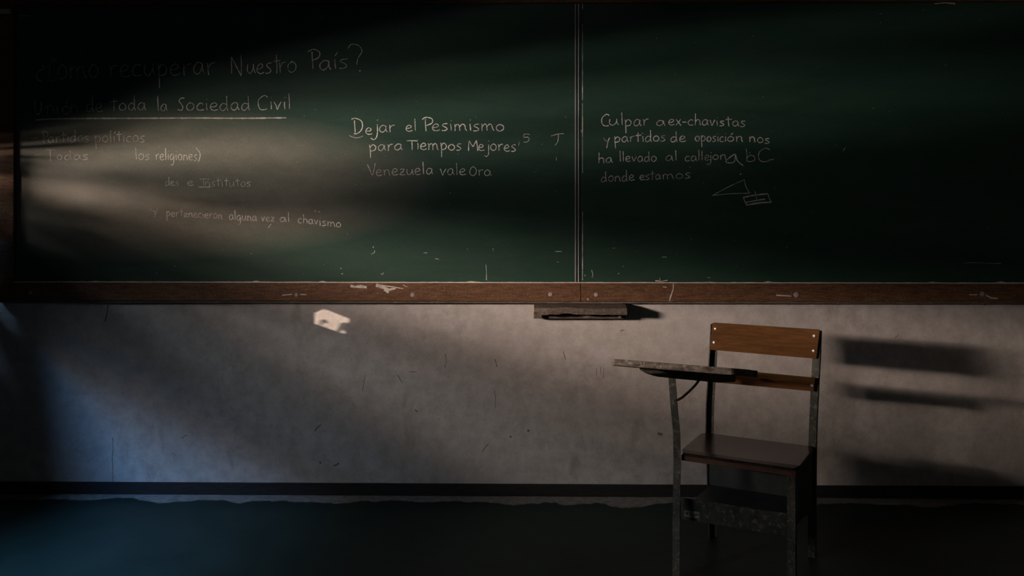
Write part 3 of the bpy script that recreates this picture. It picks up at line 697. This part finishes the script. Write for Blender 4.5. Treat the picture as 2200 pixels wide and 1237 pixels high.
# seat: dished plywood sheet with rounded front corners, above a thin rail
fl = onv(1461, 970, DP+.0); fr = onv(1714, 1006, DP+.0); rl = onv(1509, 929, 0); rr = onv(1750, 958, 0)
bm = bmesh.new(); NX, NY = 18, 10; top = []; bot = []
for j in range(NY+1):
    g = j/NY; A = lerp(rl, fl, g); B = lerp(rr, fr, g); ra = []; rb = []
    for i in range(NX+1):
        f = i/NX; p = lerp(A, B, f); dish = -.004*math.sin(math.pi*f)*math.sin(math.pi*g)
        if j == NY: dish -= .003
        ins = .012 if j in (0, NY) and i in (0, NX) else 0
        x = p.x+(ins if i == 0 else -ins if i == NX else 0)
        ra.append(bm.verts.new((x, p.y, HS+dish))); rb.append(bm.verts.new((x, p.y, HS-.010+dish)))
    top.append(ra); bot.append(rb)
for j in range(NY):
    for i in range(NX):
        bm.faces.new((top[j][i], top[j][i+1], top[j+1][i+1], top[j+1][i])); bm.faces.new((bot[j][i], bot[j+1][i], bot[j+1][i+1], bot[j][i+1]))
for j in range(NY):
    for s in (0, NX): bm.faces.new((top[j][s], top[j+1][s], bot[j+1][s], bot[j][s]))
for i in range(NX):
    for s in (0, NY): bm.faces.new((top[s][i], top[s][i+1], bot[s][i+1], bot[s][i]))
part('seat', bm, M_SEAT, 'dark worn plywood seat', smooth=False)
sx0, sx1 = fl.x+.004, fr.x-.006
part('seat_rail', bx((sx0, -DP+.001, HS-.031), (sx1, -DP+.017, HS-.011), .002), M_RAIL, 'reddish rail under the front edge')
part('seat_rail', bx((sx1-.014, -DP+.018, HS-.034), (sx1, -.004, HS-.011), .002), M_STEELD)
part('seat_rail', bx((sx0+.006, -DP+.018, HS-.034), (sx0+.020, -.004, HS-.011), .002), M_STEELD)
part('seat_rail', bx((sx0+.021, -.018, HS-.034), (sx1-.015, -.004, HS-.011), .002), M_STEELD)
# screws in the seat
for px, py in ((1475, 964), (1692, 994), (1729, 958)):
    p = onv(px, py, 0); r = ray(px, py); t = (HS-CAM.z)/r.z; q = loc(CAM+r*t)
    bm = dome(.0035, .0012); bmesh.ops.rotate(bm, verts=bm.verts[:], cent=(0, 0, 0), matrix=Matrix.Rotation(-math.pi/2, 3, 'X'))
    o = part('screw', bm, M_SCREW, smooth=True); o.location = (q.x, q.y, HS-.003)
# under-seat sheet panels: rear panel, book shelf, side panels and front stretcher
p0 = onv(1524, 990, 0); part('rear_panel', bx((p0.x, -.003, .205), (WD-.004, .001, HS-.012)), M_STEELD, 'dark sheet between the rear posts')
part('book_shelf', bx((p0.x+.004, -DP+.03, .196), (WD-.008, -.004, .204)), M_STEELD, 'shelf under the seat')
bm = bmesh.new(); prism(bm, [Vector((WD-.004, -.006, HS-.036)), Vector((WD-.004, -.006, .160)), Vector((WD-.004, -.15, .195)), Vector((WD-.004, -DP+.035, .205)), Vector((WD-.004, -DP+.035, HS-.036))], (-.003, 0, 0))
part('side_panel', bm, M_STEELD, 'dark side sheet below the seat')
a = onv(1463, 1069, DP); b = onv(1690, 1103, DP); c = onv(1690, 1152, DP); d = onv(1463, 1115, DP)
bm = bmesh.new(); prism(bm, [Vector((q.x, -DP+.002, q.z)) for q in (a, b, c, d)], (0, .0025, 0)); bevel(bm, .0006, 1)
fp = part('front_panel', bm, M_STEEL, 'sheet stretcher between the front legs')
# grey inventory sticker with small dark signs
q0 = onv(1470, 1095.5, DP); q1 = onv(1502, 1100, DP); q2 = onv(1502, 1114, DP); q3 = onv(1470, 1109.5, DP)
bm = bmesh.new(); prism(bm, [Vector((q.x, -DP+.0012, q.z)) for q in (q0, q1, q2, q3)], (0, .0008, 0))
st = part('sticker', bm, M_STICK, 'pale inventory sticker with dark marks', parent=fp)
bm = bmesh.new()
def mark(pts):
    vs = [Vector((onv(x, y, DP).x, -DP+.0006, onv(x, y, DP).z)) for x, y in pts]; prism(bm, vs, (0, .0005, 0))
mark([(1472.5, 1102), (1474.5, 1101), (1475, 1099.5), (1478, 1101.5), (1479, 1103.5), (1476.5, 1105.3), (1474.5, 1104)])
for x in (1483, 1486.5): mark([(x, 1102.8), (x+1.4, 1103), (x+1.6, 1106.8), (x+.2, 1106.5)])
mark([(1484.6, 1103), (1486.2, 1103.2), (1486.2, 1104.2), (1484.6, 1104)])
for x in (1491, 1494.2, 1497.6): mark([(x, 1104), (x+2.1, 1104.2), (x+2.3, 1107.8), (x+.2, 1107.5)])
part('sticker_print', bm, M_INK, parent=fp)

# back slat (upper) with four screws
def slat(pxs, v, th, mat, name, label, rad=.007, curve=0.0, lean=0.0):
    pts = [onv(x, y, v) for x, y in pxs]; cs = []
    n = len(pts)
    for i, p in enumerate(pts):       # rounded corners
        a = pts[i-1]; b = pts[(i+1) % n]; da = (a-p).normalized()*rad; db = (b-p).normalized()*rad
        for k in range(5):
            t = k/4; cs.append((p+da)*(1-t)**2+p*2*t*(1-t)+(p+db)*t*t)
    bm = bmesh.new(); zm = sum(p.z for p in pts)/n
    prism(bm, [Vector((q.x, q.y+(q.z-zm)*lean, q.z)) for q in cs], (0, th, 0))
    bmesh.ops.recalc_face_normals(bm, faces=bm.faces[:])
    bmesh.ops.bevel(bm, geom=[e for e in bm.edges if len(e.link_faces) == 2 and any(len(f.verts) > 6 for f in e.link_faces)], offset=.0018, segments=2, affect='EDGES')
    return part(name, bm, mat, label)
VB = back_v(.76)
bs = slat([(1529, 693.5), (1761, 709), (1755, 770), (1526, 750.5)], VB+.013, .011, M_SLAT, 'backrest', 'varnished brown plywood back slat', lean=.158)
sb = dome(.0066, .0035)
me = link('screw', sb, M_SCREW, bs, True)
for i, (px, py) in enumerate(((1536, 706.5), (1534.5, 735), (1749, 722), (1748.5, 753))):
    o = me if i == 0 else me.copy()
    if i: COL.objects.link(o)
    o.location = onv(px, py, VB+.0135)
    zc = (onv(1640, 730, VB).z); o.location.y += (o.location.z-zc)*.158
# lower back slat
VL = back_v(.585)
ls = slat([(1529, 791), (1752, 812.5), (1749, 840.5), (1526, 820)], VL+.013, .011, M_SLAT, 'lower_slat', 'lower brown back slat with one screw', rad=.004, lean=.158)
o = me.copy(); COL.objects.link(o); o.parent = ls; o.location = onv(1745, 828, VL+.0135)
# arm board: from the left rear post forward, over the tall front leg, rising to the front
u_arm = fl.x-.012
A0 = onv(1522, 803, back_v(.6)+.02); A1 = ond(1398, 799, 2.83)
def arm_pt(px, py, f): return ond(px, py, lerp(3.19, 2.937, f))
tops = [(1541, 800.5), (1500, 797.5), (1450, 794), (1410, 791), (1378, 788.5), (1372, 789)]
bots = [(1541, 822), (1500, 818), (1450, 813.5), (1410, 809), (1388, 803), (1374, 795)]
bm = bmesh.new(); rings = []
for (tx, ty), (bx_, by_) in zip(tops, bots):
    f = (1541-tx)/169
    a = arm_pt(tx, ty, f); b = arm_pt(bx_, by_, f); b.x = b.x; a2 = a+Vector((.055, .045, 0)); b2 = b+Vector((.055, .045, 0))
    rings.append([bm.verts.new(q) for q in (a, b, b2, a2)])
for a, b in zip(rings, rings[1:]):
    for k in range(4): bm.faces.new((a[k], a[(k+1) % 4], b[(k+1) % 4], b[k]))
bm.faces.new(rings[0]); bm.faces.new(rings[-1][::-1]); bevel(bm, .002, 1)
part('arm_support', bm, M_TABLET, 'worn wooden support board under the tablet')
# tablet: thick board tipped up towards the front
def line_y(px): return 770.4+(px-1315)*.0788
def tp(px, D, dy=0): return ond(px, line_y(px)+dy, D)
edge = [(1315.5, 2.84), (1319, 2.825), (1400, 2.80), (1500, 2.775), (1572, 2.765), (1578, 2.77), (1604, 2.85), (1628, 2.93), (1622, 3.00), (1560, 3.10), (1470, 3.14), (1360, 3.10), (1325, 3.00), (1316, 2.87)]
bm = bmesh.new(); pts = [tp(px, D, .35*(D-2.76)*20 if D > 2.86 else 0) for px, D in edge]
prism(bm, pts, (0, 0, -.0215)); bevel(bm, .0016, 1)
part('tablet', bm, M_TABLET, 'worn writing tablet with chipped paint on its edge')
# brace rod
br = [ond(1449, 860, 3.03), ond(1457, 858.5, 3.035), ond(1466, 853.5, 3.045), ond(1480, 841, 3.07), ond(1494, 827, 3.10), ond(1504, 814, 3.125)]
bm = bmesh.new(); tube(bm, br, .0045); part('brace_rod', bm, M_STEEL, 'thin bent rod bracing the tablet arm', smooth=True)
